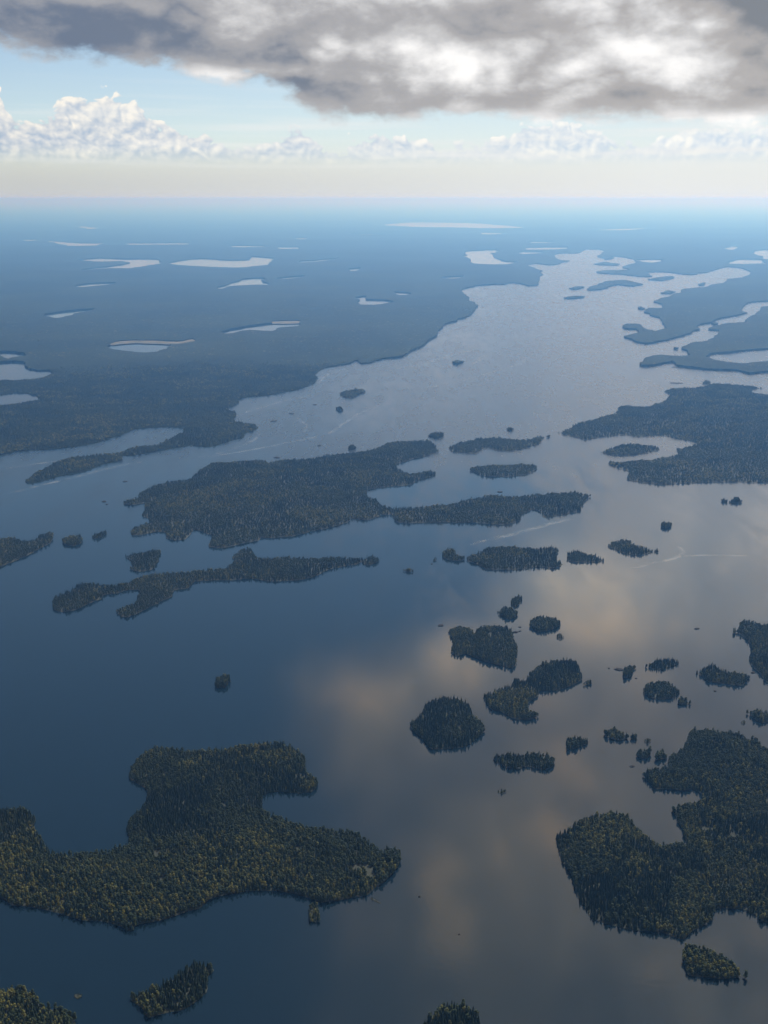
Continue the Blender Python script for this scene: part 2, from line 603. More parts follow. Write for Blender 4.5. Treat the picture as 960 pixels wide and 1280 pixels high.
# ------------------------------------------------------------------ trees
def spruce_crown(seed, h=15.0, rad=2.3, tiers=9):
    r = random.Random(seed)
    V, F = [], []
    z0 = h * r.uniform(0.08, 0.16)
    for t in range(tiers):
        f = t / (tiers - 1)
        z = z0 + (h - z0) * f ** 0.92 * 0.95
        R0 = rad * (1 - f) ** 0.8 * r.uniform(0.82, 1.15) + 0.22
        nb = 11 if f < 0.6 else 7
        ph = r.uniform(0, 6.28)
        for k in range(nb):
            a = ph + 2 * math.pi * (k + r.uniform(-0.25, 0.25)) / nb
            L = R0 * r.uniform(0.7, 1.2)
            dr = L * r.uniform(0.3, 0.75)
            wv = 0.5 * L * r.uniform(0.8, 1.3)
            top = (0.08 * math.cos(a), 0.08 * math.sin(a), z + h / tiers * 1.15)
            tip = (L * math.cos(a), L * math.sin(a), z - dr)
            s = (-math.sin(a) * wv, math.cos(a) * wv)
            m1 = (0.55 * L * math.cos(a) + s[0], 0.55 * L * math.sin(a) + s[1], z - dr * 0.45)
            m2 = (0.55 * L * math.cos(a) - s[0], 0.55 * L * math.sin(a) - s[1], z - dr * 0.45)
            i = len(V)
            V += [top, m1, tip, m2]
            F += [(i, i + 1, i + 2), (i, i + 2, i + 3)]
    i = len(V)
    V += [(0.3, 0, h * 0.9), (-0.15, 0.26, h * 0.9), (-0.15, -0.26, h * 0.9), (0, 0, h)]
    F += [(i, i + 1, i + 3), (i + 1, i + 2, i + 3), (i + 2, i, i + 3)]
    return V, F


def leafy_crown(seed, h=12.0, rad=3.2, leaves=420):
    r = random.Random(seed)
    V, F = [], []
    lobes = []
    for k in range(10):
        a = r.uniform(0, 6.28)
        q = rad * r.uniform(0.1, 0.62)
        lobes.append((q * math.cos(a), q * math.sin(a), h * r.uniform(0.22, 0.80), rad * r.uniform(0.42, 0.68)))
    lobes.append((0, 0, h * 0.86, rad * 0.5))
    for k in range(leaves):
        cx, cy, cz, cr = r.choice(lobes)
        d = Vector((r.gauss(0, 1), r.gauss(0, 1), r.gauss(0.35, 1))).normalized()
        p = Vector((cx, cy, cz)) + d * cr * r.uniform(0.75, 1.08)
        nrm = (d + Vector((r.uniform(-.5, .5), r.uniform(-.5, .5), r.uniform(-.2, .7)))).normalized()
        t = nrm.orthogonal().normalized()
        t.rotate(__import__('mathutils').Quaternion(nrm, r.uniform(0, 6.28)))
        bt = nrm.cross(t)
        s = r.uniform(0.5, 0.95)
        i = len(V)
        V += [tuple(p + t * s), tuple(p + bt * s * 0.7), tuple(p - t * s), tuple(p - bt * s * 0.7)]
        F.append((i, i + 1, i + 2, i + 3))
    return V, F


def trunk_geo(h, r0, lean=0.0, limbs=0, seed=0):
    r = random.Random(seed)
    V, F = [], []

    def tube(a, b, ra, rb):
        i = len(V)
        for p, q in ((a, ra), (b, rb)):
            for k in range(6):
                V.append((p[0] + q * math.cos(k * math.pi / 3), p[1] + q * math.sin(k * math.pi / 3), p[2]))
        for k in range(6):
            F.append((i + k, i + (k + 1) % 6, i + 6 + (k + 1) % 6, i + 6 + k))
    mid = (lean, 0, h * 0.5)
    tube((0, 0, -0.4), mid, r0, r0 * 0.7)
    tube(mid, (lean * 1.4, 0, h), r0 * 0.7, r0 * 0.2)
    for k in range(limbs):
        a = r.uniform(0, 6.28)
        z = h * r.uniform(0.45, 0.75)
        L = r.uniform(1.2, 2.4)
        tube((lean, 0, z), (L * math.cos(a), L * math.sin(a), z + L * 0.9), r0 * 0.4, r0 * 0.12)
    return V, F


def mesh_of(name, geo, mat):
    me = bpy.data.meshes.new(name)
    me.from_pydata(geo[0], [], geo[1])
    me.materials.append(mat)
    return me


KINDS = []       # (species, crown mesh, trunk mesh)
for s in range(5):
    h = (15.5, 17.0, 13.5, 16.0, 14.0)[s]
    KINDS.append(('spruce_tree', mesh_of('spruce_crown', spruce_crown(10 + s, h, (2.7, 2.4, 2.9, 3.1, 2.2)[s], (9, 10, 8, 9, 9)[s]), M_NEEDLE),
                  mesh_of('spruce_trunk', trunk_geo(h * 0.92, 0.2), M_BARK)))
for s in range(4):
    h = (12.5, 13.5, 11.0, 12.0)[s]
    KINDS.append(('birch_tree', mesh_of('birch_crown', leafy_crown(40 + s, h, (3.0, 3.3, 2.8, 3.5)[s]), M_LEAF),
                  mesh_of('birch_trunk', trunk_geo(h * 0.8, 0.18, 0.2, 4, s), M_BIRCH)))
NS = 5

# one joined mesh of each kind for the masses of forest
proto_col = bpy.data.collections.new('tree kinds')
for k, (sp, cr, tr) in enumerate(KINDS):
    cv = [tuple(v.co) for v in cr.vertices]
    cf = [tuple(p.vertices) for p in cr.polygons]
    tv = [tuple(v.co) for v in tr.vertices]
    tf = [tuple(i + len(cv) for i in p.vertices) for p in tr.polygons]
    me = bpy.data.meshes.new('tree_kind')
    me.from_pydata(cv + tv, [], cf + tf)
    me.materials.append(cr.materials[0])
    me.materials.append(tr.materials[0])
    me.polygons.foreach_set('material_index', [0] * len(cf) + [1] * len(tf))
    proto_col.objects.link(bpy.data.objects.new('tree_kind_%02d' % k, me))


def forest_nodes():
    ng = bpy.data.node_groups.new('forest', 'GeometryNodeTree')
    ng.interface.new_socket('Geometry', in_out='INPUT', socket_type='NodeSocketGeometry')
    ng.interface.new_socket('Geometry', in_out='OUTPUT', socket_type='NodeSocketGeometry')
    gi, go = ng.nodes.new('NodeGroupInput'), ng.nodes.new('NodeGroupOutput')
    ci = ng.nodes.new('GeometryNodeCollectionInfo')
    ci.inputs['Collection'].default_value = proto_col
    ci.inputs['Separate Children'].default_value = True
    ci.inputs['Reset Children'].default_value = True
    ip = ng.nodes.new('GeometryNodeInstanceOnPoints')
    ip.inputs['Pick Instance'].default_value = True

    def attr(name, typ):
        n = ng.nodes.new('GeometryNodeInputNamedAttribute')
        n.data_type = typ
        n.inputs['Name'].default_value = name
        return n.outputs['Attribute']
    ng.links.new(gi.outputs[0], ip.inputs['Points'])
    ng.links.new(ci.outputs[0], ip.inputs['Instance'])
    ng.links.new(attr('kind_index', 'INT'), ip.inputs['Instance Index'])
    ng.links.new(attr('turn', 'FLOAT_VECTOR'), ip.inputs['Rotation'])
    ng.links.new(attr('size', 'FLOAT_VECTOR'), ip.inputs['Scale'])
    ng.links.new(ip.outputs[0], go.inputs[0])
    return ng


FOREST = forest_nodes()


def forest(parent, P, kind, turn, size):
    me = bpy.data.meshes.new('forest')
    me.vertices.add(len(P))
    me.vertices.foreach_set('co', P.astype(np.float32).ravel())
    a = me.attributes.new('kind_index', 'INT', 'POINT')
    a.data.foreach_set('value', kind.astype(np.int32))
    a = me.attributes.new('turn', 'FLOAT_VECTOR', 'POINT')
    a.data.foreach_set('vector', turn.astype(np.float32).ravel())
    a = me.attributes.new('size', 'FLOAT_VECTOR', 'POINT')
    a.data.foreach_set('vector', size.astype(np.float32).ravel())
    o = link('forest', me, parent)
    md = o.modifiers.new('trees', 'NODES')
    md.node_group = FOREST
    return tag(o, None, None, None, 'stuff')


def scatter(poly, spacing, zfun, holes=(), clip=None, edge=1.5, leafy=0.0, grow=1.0):
    lo, hi = poly.min(0), poly.max(0)
    if clip is not None:
        lo, hi = np.maximum(lo, clip[0]), np.minimum(hi, clip[1])
    gx, gy = np.meshgrid(np.arange(lo[0], hi[0], spacing), np.arange(lo[1], hi[1], spacing))
    P = np.stack([gx.ravel(), gy.ravel()], 1)
    P += rng.uniform(-0.48, 0.48, P.shape) * spacing
    # keep what the camera could see, with a margin
    P = P[np.abs(np.arctan2(P[:, 0], P[:, 1])) < R(25)]
    m = inside(P, poly)
    P = P[m]
    for h in holes:
        P = P[~inside(P, h)]
    if not len(P): return None
    d = shore_dist(P, poly)
    keep = (d > edge) & ((d < 6.0) | (fbm(P[:, 0] / 21, P[:, 1] / 21, 55, 2) > (0.20 if spacing < 5 else 0.0))) & (rng.random(len(P)) > (0.03 if spacing < 5 else 0.0))
    if not keep.any(): return None
    P, d = P[keep], d[keep]
    z = zfun(P)
    n = len(P)
    pn = fbm(P[:, 0] / 90.0, P[:, 1] / 90.0, 31, 3)
    birch = rng.random(n) < np.clip((pn - 0.46) * 4.0 + 0.50 + (leafy(P) if callable(leafy) else leafy), 0.06, 0.9)
    kind = np.where(birch, NS + rng.integers(0, len(KINDS) - NS, n), rng.integers(0, NS, n))
    turn = np.zeros((n, 3))
    turn[:, 2] = rng.uniform(0, 6.28, n)
    turn[:, 0] = rng.normal(0, 0.035, n)
    turn[:, 1] = rng.normal(0, 0.035, n)
    s = rng.uniform(0.48, 1.02, n) * (0.66 + 0.60 * fbm(P[:, 0] / 38, P[:, 1] / 38, 77, 3))
    wide = max(1.0, spacing / 5.2) * grow
    size = np.stack([s * wide, s * wide, s * (1.0 if spacing < 5 else 0.86) * np.where(birch, 1.0, 0.82) * (0.8 + 0.4 * rng.random(n))], 1)
    return np.column_stack([P, z]), kind, turn, size


# ------------------------------------------------------------------ land
SINGLES = []      # candidates for the trees built one by one


def hill_fun(poly, hill, reach, seed, canopy=0.0, holes=()):
    def f(P):
        d = shore_dist(P, poly)
        for h in holes:
            d = np.minimum(d, shore_dist(P, h))
        low = np.where(d < 0.05, -0.5, 0.6 + np.minimum(d, 25.0) * 0.06)
        t = np.clip(d / reach, 0, 1)
        t = t * t * (3 - 2 * t)
        z = low + hill * t * (0.35 + 1.3 * fbm(P[:, 0] / (reach * 1.3), P[:, 1] / (reach * 1.3), seed, 3))
        return z + canopy
    return f


def grid_points(poly, step, margin):
    lo, hi = poly.min(0), poly.max(0)
    gx, gy = np.meshgrid(np.arange(lo[0], hi[0], step), np.arange(lo[1], hi[1], step))
    P = np.stack([gx.ravel(), gy.ravel()], 1)
    P += rng.uniform(-0.3, 0.3, P.shape) * step
    P = P[inside(P, poly)]
    if len(P): P = P[shore_dist(P, poly) > margin]
    return P


def inset(poly, d):
    t = np.roll(poly, -1, 0) - np.roll(poly, 1, 0)
    t /= np.maximum(np.linalg.norm(t, axis=1, keepdims=True), 1e-9)
    n = np.stack([t[:, 1], -t[:, 0]], 1)
    out = []
    for s in (1, -1):
        q = poly + n * d * s
        m = inside(q, poly)
        if m.any():
            q = q[m]
            out.append(q[shore_dist(q, poly) > d * 0.6])
    return np.concatenate(out) if out else np.zeros((0, 2))


def wooded(name, label, cat, px, group=None, hill=4.0, reach=90.0, tree_h=14.0, rough=1.0, near=-0.35, far=0.8,
           kind=None, spacing=None, clip_y=None, edge=0.4, sizek=1.0, sub=4, leafy=0.0):
    """an island or headland: its ground and the forest on it"""
    poly = outline(px, tree_h, rough, near, far, sub)
    cen = poly.mean(0)
    dist = float(np.hypot(*cen))
    root = link(name, None)
    root.location = (cen[0], cen[1], 0)
    tag(root, label, cat, group, kind)
    poly = poly - cen
    zf0 = hill_fun(poly, hill, reach, int(abs(cen[0])) % 97)
    far_off = dist > 6600
    ext = float(np.linalg.norm(poly.max(0) - poly.min(0)))
    if far_off:
        zf = lambda P: np.maximum(zf0(P), 0.3) + 10.5 + 3.0 * fbm((P[:, 0] + cen[0]) / 30.0, (P[:, 1] + cen[1]) / 30.0, 3, 2)
        me = tri_mesh('canopy', poly, np.concatenate([inset(poly, min(12.0, ext * 0.08)), grid_points(poly, max(14.0, ext / 60), 10.0)]), zf, skirt=-0.6)
        me.materials.append(M_CANOPY)
        tag(link('forest_canopy', me, root), None, None, None, 'stuff')
        sc = scatter(poly + cen, 12.0 if ext < 900 else 16.0, lambda P: zf(P - cen) - 8.5, edge=1.0)
        if sc is not None: forest(root, sc[0] - np.array((cen[0], cen[1], 0)), *sc[1:])
        return root
    step = max(6.0, min(28.0, ext / 30))
    me = tri_mesh('ground', poly, np.concatenate([inset(poly, min(2.2, ext * 0.05)), grid_points(poly, step, 3.5)]), zf0)
    me.materials.append(M_SOIL)
    link('shore', me, root)
    sp = spacing or min(9.5, max(3.8, 0.0019 * dist))
    if ext < 130: sp, edge = min(sp, 3.2 + ext * 0.007), 0.1
    world_poly = poly + cen
    sc = scatter(world_poly, sp, lambda P: zf0(P - cen), edge=edge, leafy=leafy)
    if sc is None: return root
    P, k, t, s = sc
    s = s * sizek
    slant = np.sqrt(P[:, 0] ** 2 + P[:, 1] ** 2 + (CAM_H - P[:, 2]) ** 2)
    # picture position of each tree foot
    cp, sp_ = math.cos(PITCH), math.sin(PITCH)
    fwd = P[:, 1] * cp - (P[:, 2] + 6 - CAM_H) * sp_
    upv = P[:, 1] * sp_ + (P[:, 2] + 6 - CAM_H) * cp
    X = 480 + FOC * P[:, 0] / fwd
    Y = 640 - FOC * upv / fwd
    vis = (X > 3) & (X < 957) & (Y < 1278)
    SINGLES.append([root, P, k, t, s, np.where(vis, slant / s[:, 2], 1e9), label])
    return root


ISL = 'wooded islands in the lake'
near_set = [
 # name, label, category, outline, options
 ('wooded_island', 'irregular dark wooded island with long curved back, large, lower left, cut by the left edge', 'island',
  [(-70,1012),(0,1007),(27,1007),(43,1016.5),(45,1025),(43,1033),(54,1052),(70,1062.5),(108,1062.5),(135,1058),(161,1054),(158.5,1038),(165,1019),(181,1006),(183,989),(173,981),(161,973),(168,951),(184,936.5),(200,930),(233,935),(259,934),(277,932.5),(304,929),(350,926.5),(369,934),(381,945),(383,964),(393.5,970),(398,980),(391,991),(372,993.5),(347.5,991),(328.5,995),(328.5,1008),(347.5,1018),(372,1027),(412.5,1033),(440,1035.5),(456,1046),(475,1060),(488,1056),(499,1062.5),(500.5,1073),(494,1092),(472,1110),(458.5,1121),(434,1125),(402,1130),(385,1123),(358,1117),(318,1115),(285,1119),(263.5,1126),(250,1137),(236,1141),(200,1153),(173,1157),(162.5,1165.5),(152,1160),(135,1155),(103,1152),(81,1144),(54,1138),(16,1133),(0,1125),(-70,1115)],
  dict(hill=9, reach=120, near=-0.1, sub=3, leafy=lambda P: np.clip((1560 - P[:, 1]) / 220.0, -0.25, 0.4))),  # more birches southward; their bright leaf colour stands in for a sunlit front
 ('wooded_headland', 'broad wooded headland with two bays, lower right, running out of the right edge', 'headland',
  [(819,944),(837,942.5),(846,939),(860,925),(865,911),(882,909.5),(912,912.5),(932,920),(945,922.5),(952,931),(960,932.5),(1050,945),(1050,1190),(959,1158),(948,1152),(934,1143),(913,1139),(894,1139),(891,1152),(881,1159),(864,1168),(855,1178),(840,1174),(826,1169.5),(791,1167),(765,1161),(741,1152),(732,1140),(721,1121),(716,1100),(702,1079),(699,1062),(693,1048),(695,1041),(709,1035),(727,1022),(744,1015),(779,1013),(786,1019),(794,1032),(811,1043),(823,1051),(855,1051),(849,1032),(840,1015),(843,1006),(867,1000),(878,997.5),(867,991),(852,991),(820,990),(812,981),(802,972),(802,965),(812,960),(832,957),(836,951),(830,946)],
  dict(hill=10, reach=140, sub=3)),
 ('wooded_island', 'teardrop wooded islet just below the lower right headland', 'island',
  [(853.5,1190),(858,1177),(878,1180),(902,1190),(922,1207),(934,1222),(922,1226),(899,1228),(861,1223),(855,1207)], dict(hill=2)),
 ('wooded_island', 'small wooded island of mixed trees at the bottom edge, left of centre', 'island',
  [(159,1243),(181,1232),(200,1227),(212,1219),(225,1210),(241,1199),(262,1201),(269,1211.5),(259,1222),(259,1241),(231,1261.5),(200,1269),(184,1272.5),(175,1260),(162,1251)], dict(hill=2, near=0.0, leafy=0.3)),
 ('wooded_island', 'very dark wooded island filling the bottom left corner', 'island',
  [(-60,1232),(0,1232),(19,1229),(41,1236.5),(50,1250),(75,1254),(91,1266),(94,1280),(96,1305),(-60,1330)], dict(hill=3, near=0.0, leafy=0.3)),
 ('wooded_island', 'round treetop islet cut off by the bottom edge, right of centre', 'island',
  [(530,1275),(540,1262),(555,1252),(568,1249),(585,1255),(597,1267),(598,1285),(580,1300),(545,1300),(530,1290)], dict(hill=2, near=0.0)),
 ('wooded_island', 'tiny shrubby islet between the bottom left corner island and its neighbour', 'island',
  [(90,1244),(97,1239),(105,1244),(97,1251)], dict(hill=0.3, tree_h=5, sizek=0.35)),
 ('wooded_island', 'narrow upright islet tight against the south shore of the lower left island', 'island',
  [(387,1127),(395,1128),(398,1140),(402,1148),(398,1155),(387,1154),(386,1140)], dict(hill=0.5, tree_h=8, sizek=0.6)),
 ('wooded_island', 'thin low spit of shrubs off the eastern tip of the lower left island', 'island',
  [(459,1119),(467,1121),(476,1126),(482,1132),(474,1131),(464,1126)], dict(hill=0.2, tree_h=4, sizek=0.35)),
 ('wooded_island', 'big round wooded island in the middle of the lower lake', 'island',
  [(511,905),(519,896),(529,886),(532,877.5),(550,869),(572,870),(585,879),(589,890),(600,900),(607,914),(600,922.5),(582,936),(560,939),(540,939.5),(530,929),(520,920),(514,912)], dict(hill=5, reach=60)),
 ('wooded_island', 'boot shaped wooded island above and right of the big round one', 'island',
  [(605,872),(606,866),(620,859),(640,852.5),(645,846),(657,847.5),(665,837.5),(675,829),(690,823),(717,823),(722,829),(728,845),(726,852.5),(712,861),(695,866),(675,866),(672,872.5),(660,881),(659,885),(672,890),(674,897.5),(662,902.5),(645,902.5),(625,892.5),(615,890),(607,880)], dict(hill=5, reach=70)),
 ('wooded_island', 'notched triangular wooded island with a ragged west side, above the boot shaped one', 'island',
  [(557,790),(561,785),(575,781),(589,785),(594,790),(600,781),(620,779.5),(637,782.5),(642,790),(642,800),(649,810),(645,816),(645,832),(639,838),(625,835),(607,830),(592,824),(582,820),(572,822.5),(562,816),(566,809),(567,802),(562,796)], dict(hill=4, reach=60)),
 ('wooded_island', 'bean shaped wooded islet below the boot shaped island', 'island',
  [(615,947.5),(625,939.5),(650,940),(667,937),(685,942),(693,950),(691,960),(682,965.5),(657,961),(647,965),(632,961),(620,956)], dict(hill=2)),
 ('wooded_island', 'small block of trees right of the bean shaped islet', 'island',
  [(707,930),(712,921),(725,918),(737,924),(737,931),(722,937.5),(711,940)], dict(hill=1.5)),
 ('wooded_island', 'low islet tapering to the east, left of the lower right headland', 'island',
  [(754,916),(760,910),(767,908),(777,914),(795,920),(792,924.5),(775,929),(757,924)], dict(hill=1.5)),
 ('wooded_island', 'tiny wooded islet just off the tip of the lower right headland', 'island',
  [(805,925),(810,921),(814,925),(809,932)], dict(hill=0.4, sizek=0.6, tree_h=8)),
 ('wooded_island', 'little round islet at the end of the lower right headland neck', 'island',
  [(795,944),(800,936),(812,935),(815,942.5),(807,952),(797,949)], dict(hill=1)),
 ('wooded_island', 'solitary shrubby islet below the bean shaped one', 'island',
  [(621,990),(627,984.5),(634,989.5),(627,994)], dict(hill=0.3, sizek=0.45, tree_h=6)),
 ('wooded_island', 'small islet close to the east side of the boot shaped island', 'island',
  [(730,854),(736,847.5),(742,852.5),(741,858),(732,859)], dict(hill=0.8, sizek=0.8)),
 ('wooded_island', 'small upright oval islet with a reef on its west side', 'island',
  [(779,840),(784,831),(794,829),(795,836),(787,849),(780,849.5)], dict(hill=1)),
 ('wooded_island', 'flat diamond shaped islet, topmost of the four right of the boot island', 'island',
  [(807,832.5),(815,825.5),(829,819),(846,822.5),(851,830),(842,835),(827,840),(812,838)], dict(hill=1.5)),
 ('wooded_island', 'oval wooded islet with a smaller one touching its south east end', 'island',
  [(803,862.5),(810,854),(827,849),(842,855),(849,865),(842,875),(825,877.5),(812,875),(806,869)], dict(hill=2)),
 ('wooded_island', 'small islet touching the south east end of an oval islet', 'island',
  [(846,876),(852,870),(865,875),(865,882.5),(852,884),(847,881)], dict(hill=0.8, sizek=0.85)),
 ('wooded_island', 'long ragged islet with a trailing eastern point, near the right edge', 'island',
  [(870,840),(880,832.5),(892,827),(902,834),(920,839.5),(935,841),(939,847.5),(932,854),(927,860),(905,858),(885,855),(877,847.5)], dict(hill=2)),
 ('wooded_headland', 'dark wooded point entering from the right edge above the islets', 'headland',
  [(916,790.5),(922,786),(926,776),(935,772.5),(945,776),(960,778),(1030,785),(1030,880),(960,856),(952,846),(940,835),(937,825),(940,810),(932,801),(925,796)], dict(hill=4)),
 ('wooded_island', 'half hidden islet at the right edge above the lower right headland', 'island',
  [(934,890),(942,885.5),(957,887.5),(970,893),(965,902),(952,907),(940,900)], dict(hill=1)),
 ('wooded_island', 'tiny scrub islet beside the half hidden islet at the right edge', 'island',
  [(924,901),(930,899),(933,904),(928,906)], dict(hill=0.2, sizek=0.35, tree_h=5)),
 ('wooded_island', 'small upright islet at the top of a close pair, middle of the lake', 'island',
  [(640,747.5),(647,742),(655,747.5),(650,756),(645,761),(640,757)], dict(hill=0.8, sizek=0.85)),
 ('wooded_island', 'small round islet at the bottom of a close pair, middle of the lake', 'island',
  [(622,764),(631,758),(645,762.5),(647,771),(636,777),(625,771)], dict(hill=1)),
 ('wooded_island', 'oval islet right of the notched triangular island', 'island',
  [(662,780),(667,771),(679,769),(695,772.5),(701,781),(692,789),(675,792.5),(664,787.5)], dict(hill=1.5)),
 ('wooded_island', 'tiny spiky islet just below an oval islet, right of the notched triangular island', 'island',
  [(695,796),(700,791),(706,797.5),(700,801)], dict(hill=0.3, sizek=0.5, tree_h=7)),
 # middle distance
 ('wooded_island', 'largest dark wooded island in the middle left with a long arm reaching right', 'island',
  [(154,626),(160,623),(172,620.5),(175,614),(190,607),(207,600),(225,598),(240,595),(255,582),(265,577),(290,575.5),(315,573),(330,574),(337,577),(357,572),(390,570.5),(415,567),(440,564),(465,561),(480,554),(495,550.5),(530,549),(540,550),(543,556),(547,566),(530,572.5),(512,576),(496,583),(505,587),(515,590),(530,587.5),(541,587),(545,591),(542,596),(520,604),(512,608),(480,611),(460,614),(460,619),(471,622),(476,628),(488,632),(505,632.5),(540,630.5),(567,627),(580,622.5),(600,620),(607,617.5),(620,616),(635,619),(660,616),(692,614.5),(720,613),(737,617.5),(739,622),(730,632),(725,640),(719,642.5),(700,646),(680,649),(675,641),(665,639),(652,646),(650,652),(637,657),(620,658),(600,656),(555,654.5),(517,656),(497,655),(490,646),(479,646),(460,652),(440,650),(435,655),(415,661),(390,666),(365,672.5),(340,674.5),(327,674),(322,678),(302,682),(275,687.5),(261,685.5),(260,680),(266,672.5),(255,667.5),(245,664),(239,666),(232,676),(217,677.5),(210,675),(206,667.5),(195,667),(175,671),(165,670),(165,660),(172,654),(186,651),(177,646),(177,640),(182,635),(180,631),(165,633),(155,632)],
  dict(hill=24, reach=320, sub=3)),
 ('wooded_island', 'long thin wooded island with a forked western end, below the largest dark island', 'island',
  [(67,750),(67.5,745),(75,740),(87,736),(100,727.5),(120,726),(130,729.5),(150,727.5),(170,721),(185,716),(200,714),(239,712),(277,707.5),(290,702.5),(291,694),(300,685),(312,683),(319,692.5),(327,695),(365,694),(395,695.5),(430,694),(455,695.5),(462,692.5),(472,695),(475,701),(470,706),(459,709),(452,705),(440,709),(415,712.5),(400,720),(382,726),(355,729),(335,729),(315,726),(290,727.5),(245,729),(235,738),(217,740),(215,747),(207,752),(180,766),(160,774),(150,772),(146,765),(147,759),(165,752),(177,741),(160,740),(145,744.5),(130,746),(125,751),(105,760),(95,765),(77,767.5),(67,764)],
  dict(hill=8, reach=100, sub=3)),
 ('wooded_island', 'small square wooded island tucked above the long thin one', 'island',
  [(157,695),(167,689),(185,685.5),(200,686),(199,700),(194,709),(190,714),(175,717),(161,712.5),(165,705),(160,700)], dict(hill=4)),
 ('wooded_island', 'wooded island with a rounded eastern knob at the left edge', 'island',
  [(-50,676),(0,671),(15,669.5),(32,673),(45,671),(50,666),(62,662.5),(67,666),(66,672.5),(64,679),(50,687.5),(32,697.5),(15,705),(0,710),(-50,722)], dict(hill=7)),
 ('wooded_island', 'left and larger of two small islets beside the left edge island', 'island',
  [(77,675),(81,671),(95,667.5),(102,670),(102,680),(92,685),(81,682.5)], dict(hill=2)),
 ('wooded_island', 'right and smaller of two small islets beside the left edge island', 'island',
  [(115,670),(120,665),(131,662),(134,665),(132,670),(122,675.5),(116,674.5)], dict(hill=2)),
 ('wooded_island', 'small lone leaning islet in open water above the lower left island', 'island',
  [(268,857),(272,847),(279,842),(288,843),(287,853),(281,862),(271,863)], dict(hill=1)),
 ('wooded_island', 'small islet off the north east corner of the largest dark island', 'island',
  [(535,545.5),(540,541),(552,540),(554,546),(545,550),(539,548)], dict(hill=2)),
 ('wooded_island', 'jagged topped island, upper of two right of the largest dark island', 'island',
  [(562,560),(565,555),(580,550.5),(594,549),(596,545.5),(605,546),(620,545.5),(640,547),(660,548),(672,544),(687,544.5),(686,547.5),(676,550),(676,555),(660,561),(640,565),(622,565),(610,561),(602,562.5),(595,569),(580,567),(566,567)], dict(hill=6)),
 ('wooded_island', 'smooth lens shaped island, lower of two right of the largest dark island', 'island',
  [(585,588),(591,582.5),(610,580),(640,579.5),(665,578),(672,586),(660,594),(635,597.5),(605,597),(595,592.5)], dict(hill=5)),
 ('wooded_island', 'dot of an islet in open water above the jagged topped island', 'island',
  [(633,537),(637,533),(642,536),(639,541)], dict(hill=1)),
 ('wooded_island', 'broad wooded island with a straight top, right half, below the long arm', 'island',
  [(583,699),(583,694),(600,687.5),(610,682),(635,681),(660,683),(690,681),(699,685),(698,692.5),(695,696),(707,702.5),(706,707.5),(692,712.5),(675,711),(640,714.5),(610,714),(600,709),(585,704)], dict(hill=5)),
 ('wooded_island', 'small knob of an island touching the west end of the straight topped one', 'island',
  [(552,694),(555,687.5),(566,685.5),(571,691),(580,695),(579,702.5),(562,702.5),(554,699)], dict(hill=2)),
 ('wooded_island', 'small wedge island right of the straight topped one', 'island',
  [(709,689),(720,685.5),(732,690),(747,692.5),(756,701),(745,705),(720,705),(710,702)], dict(hill=3)),
 ('wooded_island', 'small island with a sloping eastern tail, rightmost of a row of four', 'island',
  [(759,681),(767,675),(782,672),(792,677.5),(805,681),(822,687.5),(815,692.5),(797,697),(780,694),(762,686)], dict(hill=4)),
 ('wooded_island', 'small notched islet in open water above the row of four', 'island',
  [(826,655),(830,650.5),(842,652.5),(841,657.5),(834,662.5),(827,662)], dict(hill=1)),
 ('wooded_island', 'flat ship like islet with a few taller trees, below the right headland', 'island',
  [(902,626),(912,624),(920,621),(927,626),(925,631),(912,630.5)], dict(hill=1)),
 ('wooded_island', 'tiny round islet in open water left of the row of four', 'island',
  [(503,714),(510,708),(517,714),(510,718)], dict(hill=0.6, sizek=0.8)),
 ('wooded_island', 'speck of an islet beside the small knob island', 'island',
  [(540,700),(544,696),(547,701),(542,703)], dict(hill=0.4, sizek=0.6, tree_h=9)),
 ('wooded_headland', 'large hazy wooded headland with a hooked bay, right edge, middle distance', 'headland',
  [(1080,495),(960,491),(937,489),(952,486),(945,482),(920,480),(895,478),(880,482),(845,484),(831,487),(830,491),(837,496),(812,506),(782,505),(772,509),(770,515),(745,522),(725,527),(715,532),(700,539),(700,543),(720,548),(735,551),(757,547.5),(777,545),(795,547.5),(825,546),(845,550),(872,555),(847,559.5),(845,567),(815,572),(790,574.5),(762,576),(759,581),(770,586),(785,591),(784,601),(800,605),(832,607.5),(865,606),(895,604),(932,605.5),(960,605.5),(1080,604)],
  dict(hill=22, reach=350, sub=3)),
 ('wooded_island', 'smooth oval island inside the hooked bay of the right headland', 'island',
  [(750,567),(756,562),(777,554),(795,553),(820,556),(826,561),(820,566),(795,570),(775,571),(760,570)], dict(hill=6)),
 ('wooded_island', 'small bump of an islet at the northern shore of the right headland', 'island',
  [(877,481),(882,474),(887,476),(887,482)], dict(hill=3)),
 ('wooded_island', 'lens shaped islet in the open channel left of centre', 'island',
  [(424.5,492.5),(430,487.5),(452.5,485),(457,490),(440,499),(427,497)], dict(hill=3)),
 ('wooded_island', 'little dot islet below the lens shaped islet in the channel', 'island',
  [(420,511),(424.5,508),(429,512.5),(424.5,515.5)], dict(hill=1)),
 ('wooded_island', 'little dot islet off the north shore of the largest dark island', 'island',
  [(435.5,559),(439.5,555),(445,558),(444,563),(436,564)], dict(hill=1)),
]
